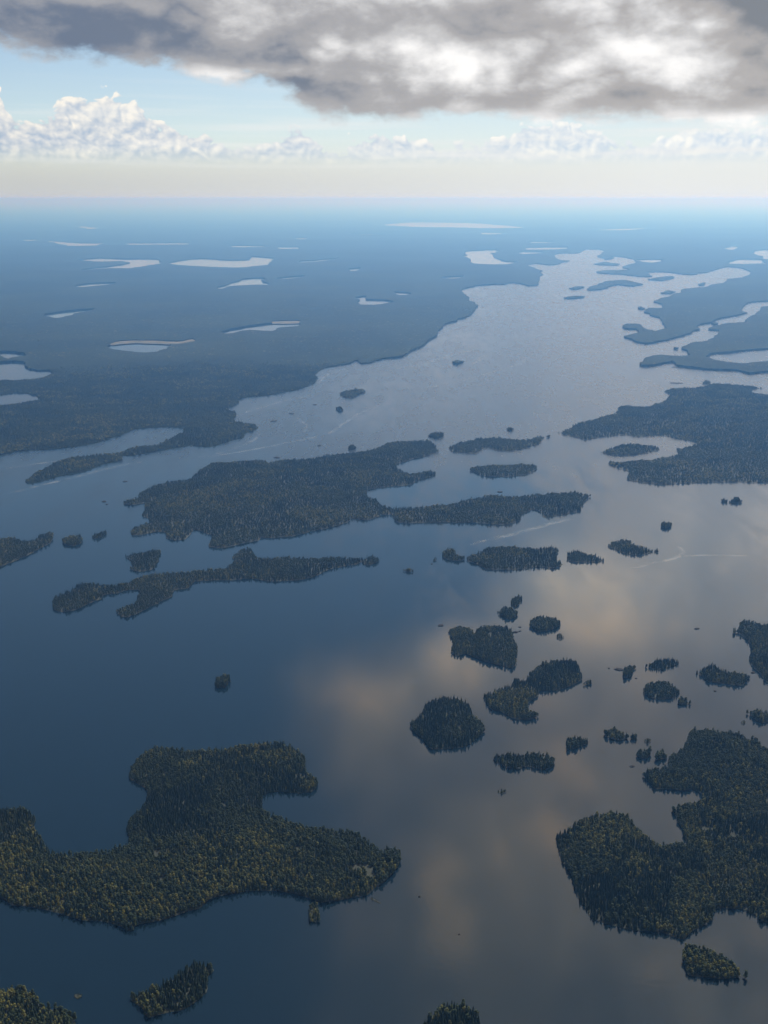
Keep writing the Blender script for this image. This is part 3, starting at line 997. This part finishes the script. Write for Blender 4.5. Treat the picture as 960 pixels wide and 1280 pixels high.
far_set = [
 ('wooded_island', 'lone oval islet in the middle of the far channel', 'island',
  [(565,453),(572,450),(579,453),(571,457)], {}),
 ('wooded_headland', 'two hazy wooded points joined in a fork, right edge, far side of the lake', 'headland',
  [(1060,380),(960,383),(952,384),(949,389),(935,397),(932,402),(910,404),(895,407),(886,410),(887,414),(899,415),(895,420),(885,426),(867,428),(854,434),(852,437),(861,443),(855,445),(840,444.5),(825,443.5),(807,447),(800,455),(801,459),(815,459),(840,454),(846,459),(870,462),(885,464),(920,465),(937,469),(960,467),(1060,466),(1060,451),(960,452),(925,454),(895,450),(882,446),(890,444),(915,442),(960,438),(1060,434)],
  dict(hill=25, reach=400)),
 ('wooded_island', 'long hazy island with two humps near the head of the lake', 'island',
  [(734,361),(745,356),(762,351),(782,350),(803,355),(792,359),(770,357),(755,362),(737,364)], {}),
 ('wooded_island', 'small hazy islet left of the two humped island', 'island', [(711,361),(718,358.5),(729,358),(728,361),(718,363)], {}),
 ('wooded_island', 'thin hazy islet below the small one left of the two humped island', 'island', [(705,373),(715,370),(730,370),(728,373),(712,374.5)], {}),
 ('wooded_island', 'narrow hazy island right of the two humped island', 'island', [(811,350),(820,347),(840,345),(841,349),(825,351.5)], {}),
 ('wooded_island', 'small hazy oval islet beside the far right shore', 'island', [(826,366),(835,363),(844,365),(838,368),(828,368)], {}),
 ('wooded_island', 'tiny hazy islet at the point of the far right shore', 'island', [(797,385),(801,383),(806,386),(802,388)], {}),
 ('wooded_island', 'tiny hazy islet in the far right inlet', 'island', [(874,355),(880,353),(881,357),(875,358)], {}),
 ('wooded_island', 'tiny islet before the mouth of the bright far right channel', 'island', [(842,436),(845,434),(848,436),(845,438)], {}),
 ('wooded_island', 'tiny islet inside the bright far right channel', 'island', [(889,405),(893,402),(897,405),(893,408)], {}),
 ('wooded_island', 'faint flat island at the far head of the lake', 'island', [(742,330),(755,327.5),(775,330),(770,332.5),(750,332)], {}),
]
for nm, lb, ct, px, op in near_set + far_set:
    wooded(nm, lb, ct, px, group=ISL if nm == 'wooded_island' else None, **op)

# ------------------------------------------------------------------ the mainland with its small lakes
LAKES = [
 [(0,441),(15,441),(35,444),(15,447),(10,449),(0,445)],
 [(-20,455),(0,454),(15,453),(31,454),(33,460),(47,464),(64,464),(60,469),(42,473),(0,474.5),(-20,474)],
 [(-20,494),(0,494),(15,492),(32,492),(51,497),(25,502),(0,506),(-20,506)],
 [(135,435),(140,431),(170,429),(215,431),(200,439),(182,441),(160,439)],
 [(57,394),(82,390),(117,387),(100,391),(72,397.5)],
 [(276,416),(302,410),(340,405),(374,404.5),(372,408),(350,409.5),(340,414),(312,412.5),(287,417)],
 [(100,325),(125,323),(152,324),(195,324.5),(202,329),(190,331),(165,335),(132,335.5),(101,338),(140,333),(162,329),(152,326.5),(125,327)],
 [(207,329.5),(240,324),(265,324),(280,325.5),(312,325),(315,321),(340,323),(340,325.5),(336,330),(300,334.5),(240,332.5)],
 [(59,301),(75,302),(100,304),(130,304),(120,307),(87,307.5),(65,303)],
 [(95,357.5),(112,355),(144,354),(125,357),(100,359)],
 [(161,304.2),(232,303.8),(231,305.4),(165,305.9)],
 [(272,360),(290,354),(307,349),(332,348),(325,351),(336,356),(320,356),(290,357.5),(277,361)],
 [(445,372.5),(457,371),(457,375),(480,376),(490,378),(480,379.5),(470,381),(462,381),(447,380)],
 [(289,307.2),(325,307.6),(334,308.7),(291,309)],
 [(349,309),(374,309),(372,310.8),(350,311)],
 [(376,326.6),(396,325.6),(424,322.6),(400,326.6),(377,328)],
 [(436,336.6),(451,335.6),(445,338.7),(438,338.6)],
 [(582,319),(587,314),(620,312.5),(621,315.5),(612,317),(625,324),(630,327),(646,328),(630,330.5),(595,329.5),(585,324)],
 [(552,347),(582,345.6),(567,348.4)],
 [(492,365.6),(516,367.3),(500,369)],
 [(480,281),(517,278),(592,279),(655,284),(630,285.5),(530,284)],
 [(601,290.6),(630,292.2),(603,293.4)],
 [(665,302),(697,303),(666,304.2)],
 [(660,309.6),(711,309),(705,311.2),(661,312.2)],
 [(652,315),(682,315.7),(653,317.8)],
 [(739,287.6),(812,285),(770,288.8)],
 [(942,314),(960,312.5),(990,318),(960,324),(947,319)],
 [(907,329),(922,324.5),(950,325),(956,329),(927,330)],
 [(907,311),(917,307.6),(924,310),(915,312.5)],
 [(796,325),(826,324.6),(825,327),(812,328.4)],
 [(96,282.6),(122,284.6),(112,286.4)],
 [(25,299.6),(49,299.6),(37,301.3)],
 [(367,297.5),(384,298),(378,300)],
 [(345,348.6),(381,345),(360,348.9)],
 [(438,292.5),(480,293),(470,294.3)],
 [(949,426),(975,426),(975,430)],
]
BOGS = [
 [(136,431),(150,427.5),(180,426.5),(222,428),(240,425),(243,427),(222,430.5),(205,429.5),(170,428),(150,429.5)],
 [(340,404),(344,402.4),(372,402),(374,403.5)],
]


def polar(d, a):
    return np.array((d * math.sin(R(a)), d * math.cos(R(a))))


def mainland():
    coast = [(-160,566),(0,568),(20,565),(45,563.5),(70,562),(100,558),(125,553),(150,545),(170,537),(187,535),(205,534.5),(225,535),(229,537),(222,541),(208,549),(195,555),(180,555),(165,559),(150,564),(140,565),(125,566.5),(110,567.5),(100,569),(88,571),(75,574),(62,579),(50,587),(40,593),(33,597),(32,603),(38,605),(50,602.5),(65,598.5),(80,594.5),(100,591),(112,588),(122,583),(135,580),(150,577),(153,573),(152,570.5),(160,570),(172,569.5),(185,567),(205,563),(225,559.5),(240,557.5),(262,559),(275,556),(290,551),(305,547.5),(306,543),(320,538),(323,533),(318,529),(305,527),(293,524),(296,520),(294,513),(285,511),(292,508),(300,503),(298,500),(310,497),(340,494),(360,490),(380,485),(392,480),(397,474),(394,468),(400,463),(412,459),(430,456.5),(440,454),(446,451.5),(452,455),(462,454.5),(470,451.5),(482,449),(500,447),(508,443),(520,436),(535,427),(548,418),(554,409),(556,406),(570,402),(585,396),(592,390),(598,384),(592,378),(585,373),(583,369),(578,365),(582,361),(595,358),(615,356),(630,356),(640,354),(655,356),(660,358),(672,357),(676,352),(674,347),(677,342),(675,337),(664,334),(662,331),(672,330),(690,332),(700,330),(712,326),(700,325),(694,318),(705,317),(722,317),(728,315),(735,312),(752,313),(752,316),(748,320),(754,325),(765,324),(762,321),(772,321),(790,324),(797,328),(783,331),(778,334),(783,337),(770,337.5),(755,338),(745,340),(752,342.5),(775,343.5),(795,346),(813,346.5),(812,343),(810,341),(830,340.5),(850,343),(867,344),(880,341),(895,338),(907,334),(920,335),(932,337),(937,342),(930,346),(912,349),(895,356),(880,359),(865,360),(852,362),(851,365),(840,368.5),(820,375),(817,378),(827,381),(826,385),(810,385),(806,389),(812,395),(825,398),(830,405),(832,410),(820,414),(804,410),(800,405.5),(783,405),(778,409),(782,412),(795,412.5),(797,416),(781,420),(782,423),(802,430),(815,430),(845,424),(870,415),(875,412),(870,407),(885,405),(895,400),(920,395),(935,392),(926,388),(940,379),(960,377.5),(1060,375)]
    # keep the shore polygon open-ended: its landward side is added in metres
    closed = coast + [(1200, 300), (-300, 300)]
    w = outline(closed, 12.0, 1.0, near=-0.1, far=0.75, sub=3)
    # outline() may have reversed the order; find the run of shore points
    px = np.asarray(closed, float)
    area = 0.5 * np.sum(px[:, 0] * np.roll(px[:, 1], -1) - np.roll(px[:, 0], -1) * px[:, 1])
    n = len(coast)
    order = list(range(len(closed)))
    if area < 0: order = order[::-1]
    keep = []
    for k, o in enumerate(order):
        nxt = order[(k + 1) % len(order)]
        if o < n and nxt < n:
            keep += list(range(k * 3, k * 3 + 3))
        elif o < n:
            keep.append(k * 3)
    # rotate so that the run is contiguous
    ks = set(keep)
    start = next(i for i in range(len(w)) if i in ks and (i - 1) % len(w) not in ks)
    run = []
    i = start
    while i % len(w) in ks and len(run) < len(keep):
        run.append(w[i % len(w)])
        i += 1
    run = np.array(run)
    if run[0][0] > run[-1][0]: run = run[::-1]          # from left to right
    dl, dr = np.hypot(*run[0]), np.hypot(*run[-1])
    arc = [polar(dr, a) for a in (26, 34, 42)] + [polar(d, 42) for d in (12000, 25000, 60000, 150000)]
    arc += [polar(420000, a) for a in range(42, -43, -6)]
    arc += [polar(d, -42) for d in (150000, 60000, 25000, 12000, 7000)] + [polar(dl, a) for a in (-42, -34)]
    poly = np.concatenate([run, np.array(arc)])
    holes = []
    for L in LAKES:
        holes.append(outline(L, 11.0, 1.3, near=0.9, far=-0.1, sub=5))
    bogs = [outline(L, 11.0, 0.8, near=0.9, far=-0.1, sub=3) for L in BOGS]
    # points: finer near the lake
    pts = []
    d = 3900.0
    while d < 400000:
        step = 0.011 * d if d < 16000 else 0.025 * d if d < 60000 else 0.07 * d
        da = math.degrees(step / d)
        for a in np.arange(-41, 41, da):
            if abs(a) > 24 and random.random() < 0.8: continue
            pts.append(polar(d * (1 + random.uniform(-.3, .3) * step / d), a + random.uniform(-.3, .3) * da))
        d += step
    pts = np.array(pts)
    pts = pts[inside(pts, poly)]
    pts = pts[shore_dist(pts, poly) > 15]
    for h in holes + bogs:
        pts = pts[~inside(pts, h)]
    allh = holes + bogs

    def zf(P, canopy=True):
        dist = np.hypot(P[:, 0], P[:, 1])
        d = shore_dist(P, poly)
        for h in allh:
            d = np.minimum(d, shore_dist(P, h))
        low = np.where(d < 0.05, 0.2, 0.8 + np.minimum(d, 30.0) * 0.05)
        t = np.clip(d / 700.0, 0, 1)
        hills = (20 + np.clip(dist - 6000, 0, 20000) * 0.0016) * t * (fbm(P[:, 0] / 1500.0, P[:, 1] / 1500.0, 9, 4) * 1.6 - 0.2)
        z = low + np.maximum(hills, 0)
        if canopy:
            z = z + np.clip((dist - 6300) / 700.0, 0, 1) * (10.0 + 3.0 * fbm(P[:, 0] / 60.0, P[:, 1] / 60.0, 4, 2))
        return z
    root = link('mainland', None)
    root.location = (0, 0, 0)
    tag(root, 'flat forested mainland dotted with small lakes, stretching to the horizon', None, None, 'structure')
    me = tri_mesh('mainland', poly, pts, zf, holes=allh, skirt=-0.6)
    me.materials.append(M_CANOPY)
    link('terrain', me, root)
    for h in holes:
        q = tri_mesh('lake', h, np.zeros((0, 2)), lambda P: np.full(len(P), 0.05))
        q.materials.append(M_CALM)
        tag(link('lake', q), None, None, None, 'structure')
    for b in bogs:
        q = tri_mesh('bog', b, np.zeros((0, 2)), lambda P: np.full(len(P), 5.0))
        q.materials.append(M_BOG)
        link('bog', q, root)
    P, k, t, s = scatter(poly, 10.0, lambda Q: zf(Q, False), holes=allh, clip=(np.array((-3600.0, 3500.0)), np.array((3200.0, 6900.0))), edge=3.0)
    m = np.hypot(P[:, 0], P[:, 1]) < 6900
    P2, k2, t2, s2 = scatter(poly, 17.0, lambda Q: zf(Q) - 8.5, holes=allh, clip=(np.array((-4600.0, 5000.0)), np.array((5200.0, 11500.0))), edge=3.0)
    r2 = np.hypot(P2[:, 0], P2[:, 1])
    m2 = (r2 >= 6900) & (r2 < 6900 + 4300 * (0.6 + 0.4 * rng.random(len(r2)))) & (np.abs(np.arctan2(P2[:, 0], P2[:, 1])) < R(22.5))
    forest(root, np.concatenate([P[m], P2[m2]]), np.concatenate([k[m], k2[m2]]), np.concatenate([t[m], t2[m2]]), np.concatenate([s[m], s2[m2]]))
    print('mainland trees', m.sum(), m2.sum())


mainland()

# ------------------------------------------------------------------ the 300 trees that show largest, one by one
def single_trees():
    sc = np.concatenate([g[5] for g in SINGLES])
    cut = np.sort(sc)[300]
    nick = {'bottom edge, left': ('bottom edge, left of centre'), 'bottom left corner': 'bottom left corner'}
    for root, P, k, t, s, rank, label in SINGLES:
        one = rank < cut
        if (~one).any():
            forest(root, P[~one] - np.array((root.location.x, root.location.y, 0)), k[~one], t[~one], s[~one])
        where = ('the bottom left corner island' if 'bottom left corner' in label and 'filling' in label else
                 'the small bottom edge island left of centre' if 'left of centre' in label else
                 'the round islet cut by the bottom edge' if 'round treetop' in label else
                 'the south shore of the big lower left island' if 'long curved back' in label else
                 'the teardrop islet below the right headland' if 'teardrop' in label else
                 'the southern side of the lower right headland' if 'two bays' in label else 'a small islet in the lower lake')
        for i in np.nonzero(one)[0]:
            sp, cr, tr = KINDS[k[i]]
            e = link(sp, None)
            e.location = tuple(P[i])
            e.rotation_euler = tuple(t[i])
            e.scale = tuple(s[i])
            word = 'tall dark pointed spruce' if sp == 'spruce_tree' else 'broad round crowned leafy birch'
            tag(e, '%s standing on %s' % (word, where), 'tree', '%s on %s' % ('spruces' if sp == 'spruce_tree' else 'birches', where))
            link('crown', cr, e)
            link('trunk', tr, e)


single_trees()

# ------------------------------------------------------------------ bare rocks breaking the water
def rock_mesh(seed, L, W, H):
    r = random.Random(seed)
    V, F = [], []
    n, rings = 12, 5
    wob = [r.uniform(0.75, 1.2) for _ in range(n)]
    for i in range(rings):
        f = i / (rings - 1)
        for k in range(n):
            a = 2 * math.pi * k / n
            q = math.cos(f * math.pi / 2 * 0.95) ** 0.7 * wob[k] * r.uniform(0.88, 1.1)
            V.append((L / 2 * q * math.cos(a), W / 2 * q * math.sin(a), -0.3 + (H + 0.3) * math.sin(f * math.pi / 2) * r.uniform(0.85, 1.1)))
    V.append((0, 0, H))
    for i in range(rings - 1):
        for k in range(n):
            k2 = (k + 1) % n
            F.append((i * n + k, i * n + k2, (i + 1) * n + k2, (i + 1) * n + k))
    for k in range(n):
        F.append(((rings - 1) * n + k, (rings - 1) * n + (k + 1) % n, len(V) - 1))
    me = bpy.data.meshes.new('rock')
    me.from_pydata(V, [], F)
    me.materials.append(M_ROCK)
    return me


ROCKS = [
 (551, 782, 9, 'low dark reef left of the notched triangular island'),
 (645, 790, 8, 'low reef touching the east side of the notched triangular island'),
 (650, 784, 4, 'upper of two rocks east of the notched triangular island'),
 (650, 789, 4, 'lower of two rocks east of the notched triangular island'),
 (871, 786, 7, 'lone low rock in open water left of the dark right edge point'),
 (774, 837, 11, 'long reef on the west side of the upright oval islet'),
 (761, 835.5, 3, 'tiny rock furthest west of the upright oval islet'),
 (795, 848, 3, 'tiny rock at the south east foot of the upright oval islet'),
 (894, 864, 4, 'small rock below the long ragged islet'),
 (790, 958, 7, 'flat rock left of the lower right headland tip'),
 (941, 841, 6, 'flat rock off the trailing point of the long ragged islet'),
 (540, 705, 3, 'small dark rock under the speck islet'),
 (156, 602, 6, 'dark rock in the channel below the left peninsula'),
 (130, 627, 7, 'larger of two rocks west of the largest dark island'),
 (133.5, 630.5, 4, 'smaller of two rocks west of the largest dark island'),
 (342, 526.5, 9, 'dark rock off the hooked left peninsula point'),
 (364, 517, 7, 'dark rock at the head of a curling streak in the channel'),
 (393, 506, 5, 'small rock left of the dot islet in the channel'),
 (399, 557, 6, 'small rock off the north shore of the largest dark island'),
 (346, 572, 8, 'small rock against the north shore of the largest dark island'),
 (625, 615, 7, 'small rock off the back of the long arm'),
 (843, 459, 9, 'rock in the notch of the far right fork'),
 (845, 479, 16, 'dark rock north of the right headland'),
 (524, 1121, 3, 'pale rock in open water east of the lower left island'),
 (574, 1168, 2, 'tiny pale rock in the open lower lake'),
]
for i, (x, y, wpx, lb) in enumerate(ROCKS):
    g = ground(x, y)
    m_per_px = math.hypot(math.hypot(*g), CAM_H) / FOC
    L = wpx * m_per_px
    o = link('rock', rock_mesh(200 + i, L, L * 0.7, min(3.0, 0.9 + L * 0.09)))
    o.location = (g[0], g[1], 0)
    o.rotation_euler.z = random.uniform(-0.4, 0.4)
    tag(o, lb, 'rock', 'bare rocks breaking the lake surface')

# ------------------------------------------------------------------ pale streaks on the water
STREAKS = [
 ([(5,618),(33,611),(80,600),(120,589),(160,580),(195,573)], 22),
 ([(230,575),(290,567),(340,557.5),(390,547.5),(415,540),(427,532),(432,527),(455,515)], 20),
 ([(364,519),(374,523),(381,529),(384,536),(380,541)], 16),
 ([(480,463),(530,456),(567,442),(600,437)], 32),
 ([(510,488),(550,482),(600,470),(630,461),(655,454),(656,446)], 30),
 ([(580,456),(595,454),(600,446),(612,444)], 24),
 ([(728,439),(795,435.5),(850,427),(872,418)], 36),
 ([(785,711),(820,704),(848,696),(855,690),(845,682)], 16),
 ([(850,696),(890,694),(940,695)], 14),
 ([(580,682),(635,670),(680,656),(722,648)], 22),
 ([(240,572),(270,568),(310,555),(322,546),(330,540)], 16),
 ([(300,518),(330,508),(350,502),(400,492)], 20),
 ([(395,483),(404,470),(425,463),(450,460)], 24),
 ([(0,586),(40,581),(90,573)], 20),
 ([(440,520),(470,508),(480,505)], 18),
]


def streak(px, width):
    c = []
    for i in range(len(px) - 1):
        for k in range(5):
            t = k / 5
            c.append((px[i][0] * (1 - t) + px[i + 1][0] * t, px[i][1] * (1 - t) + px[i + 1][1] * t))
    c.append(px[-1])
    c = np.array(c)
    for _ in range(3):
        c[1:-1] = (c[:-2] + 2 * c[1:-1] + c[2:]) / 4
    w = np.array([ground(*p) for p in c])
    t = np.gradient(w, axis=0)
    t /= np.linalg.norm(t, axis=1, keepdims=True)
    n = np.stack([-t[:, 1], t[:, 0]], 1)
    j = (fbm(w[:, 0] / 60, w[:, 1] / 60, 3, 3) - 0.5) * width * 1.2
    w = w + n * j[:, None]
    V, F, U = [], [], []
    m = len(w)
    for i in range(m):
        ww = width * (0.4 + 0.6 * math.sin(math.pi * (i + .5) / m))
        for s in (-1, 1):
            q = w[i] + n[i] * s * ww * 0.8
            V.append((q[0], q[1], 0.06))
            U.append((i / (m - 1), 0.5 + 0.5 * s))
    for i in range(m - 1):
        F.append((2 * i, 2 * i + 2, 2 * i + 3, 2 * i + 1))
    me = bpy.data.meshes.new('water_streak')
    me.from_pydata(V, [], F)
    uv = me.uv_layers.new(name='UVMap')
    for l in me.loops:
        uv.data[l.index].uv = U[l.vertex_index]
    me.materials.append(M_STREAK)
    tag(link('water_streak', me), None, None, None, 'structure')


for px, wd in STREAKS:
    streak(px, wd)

# ------------------------------------------------------------------ haze: the air itself
def haze():
    s, z0, z1 = 450000.0, -1.6, 1025.0
    V = [(x, y, z) for z in (z0, z1) for x, y in ((-s, -s), (s, -s), (s, s), (-s, s))]
    F = [(3, 2, 1, 0), (4, 5, 6, 7), (0, 1, 5, 4), (1, 2, 6, 5), (2, 3, 7, 6), (3, 0, 4, 7)]
    me = bpy.data.meshes.new('haze')
    me.from_pydata(V, [], F)
    m = bpy.data.materials.new('haze')
    m.use_nodes = True
    nt = m.node_tree
    nt.nodes.clear()
    out = nt.nodes.new('ShaderNodeOutputMaterial')
    pv = nt.nodes.new('ShaderNodeVolumePrincipled')
    pv.inputs['Color'].default_value = (0.16, 0.45, 1.0, 1.0)
    pv.inputs['Absorption Color'].default_value = (0.84, 0.72, 1.0, 1.0)   # air that scatters blue first and absorbs little
    pv.inputs['Density'].default_value = 7.2e-5
    pv.inputs['Anisotropy'].default_value = 0.65
    nt.links.new(pv.outputs[0], out.inputs['Volume'])
    me.materials.append(m)
    tag(link('haze', me), 'pale blue haze thickening towards the horizon', None, None, 'stuff')


haze()

# ------------------------------------------------------------------ render settings
cy = scene.cycles
cy.use_denoising = True
cy.max_bounces = 6
cy.diffuse_bounces = 2
cy.glossy_bounces = 3
cy.transmission_bounces = 2
cy.volume_bounces = 0
cy.transparent_max_bounces = 8
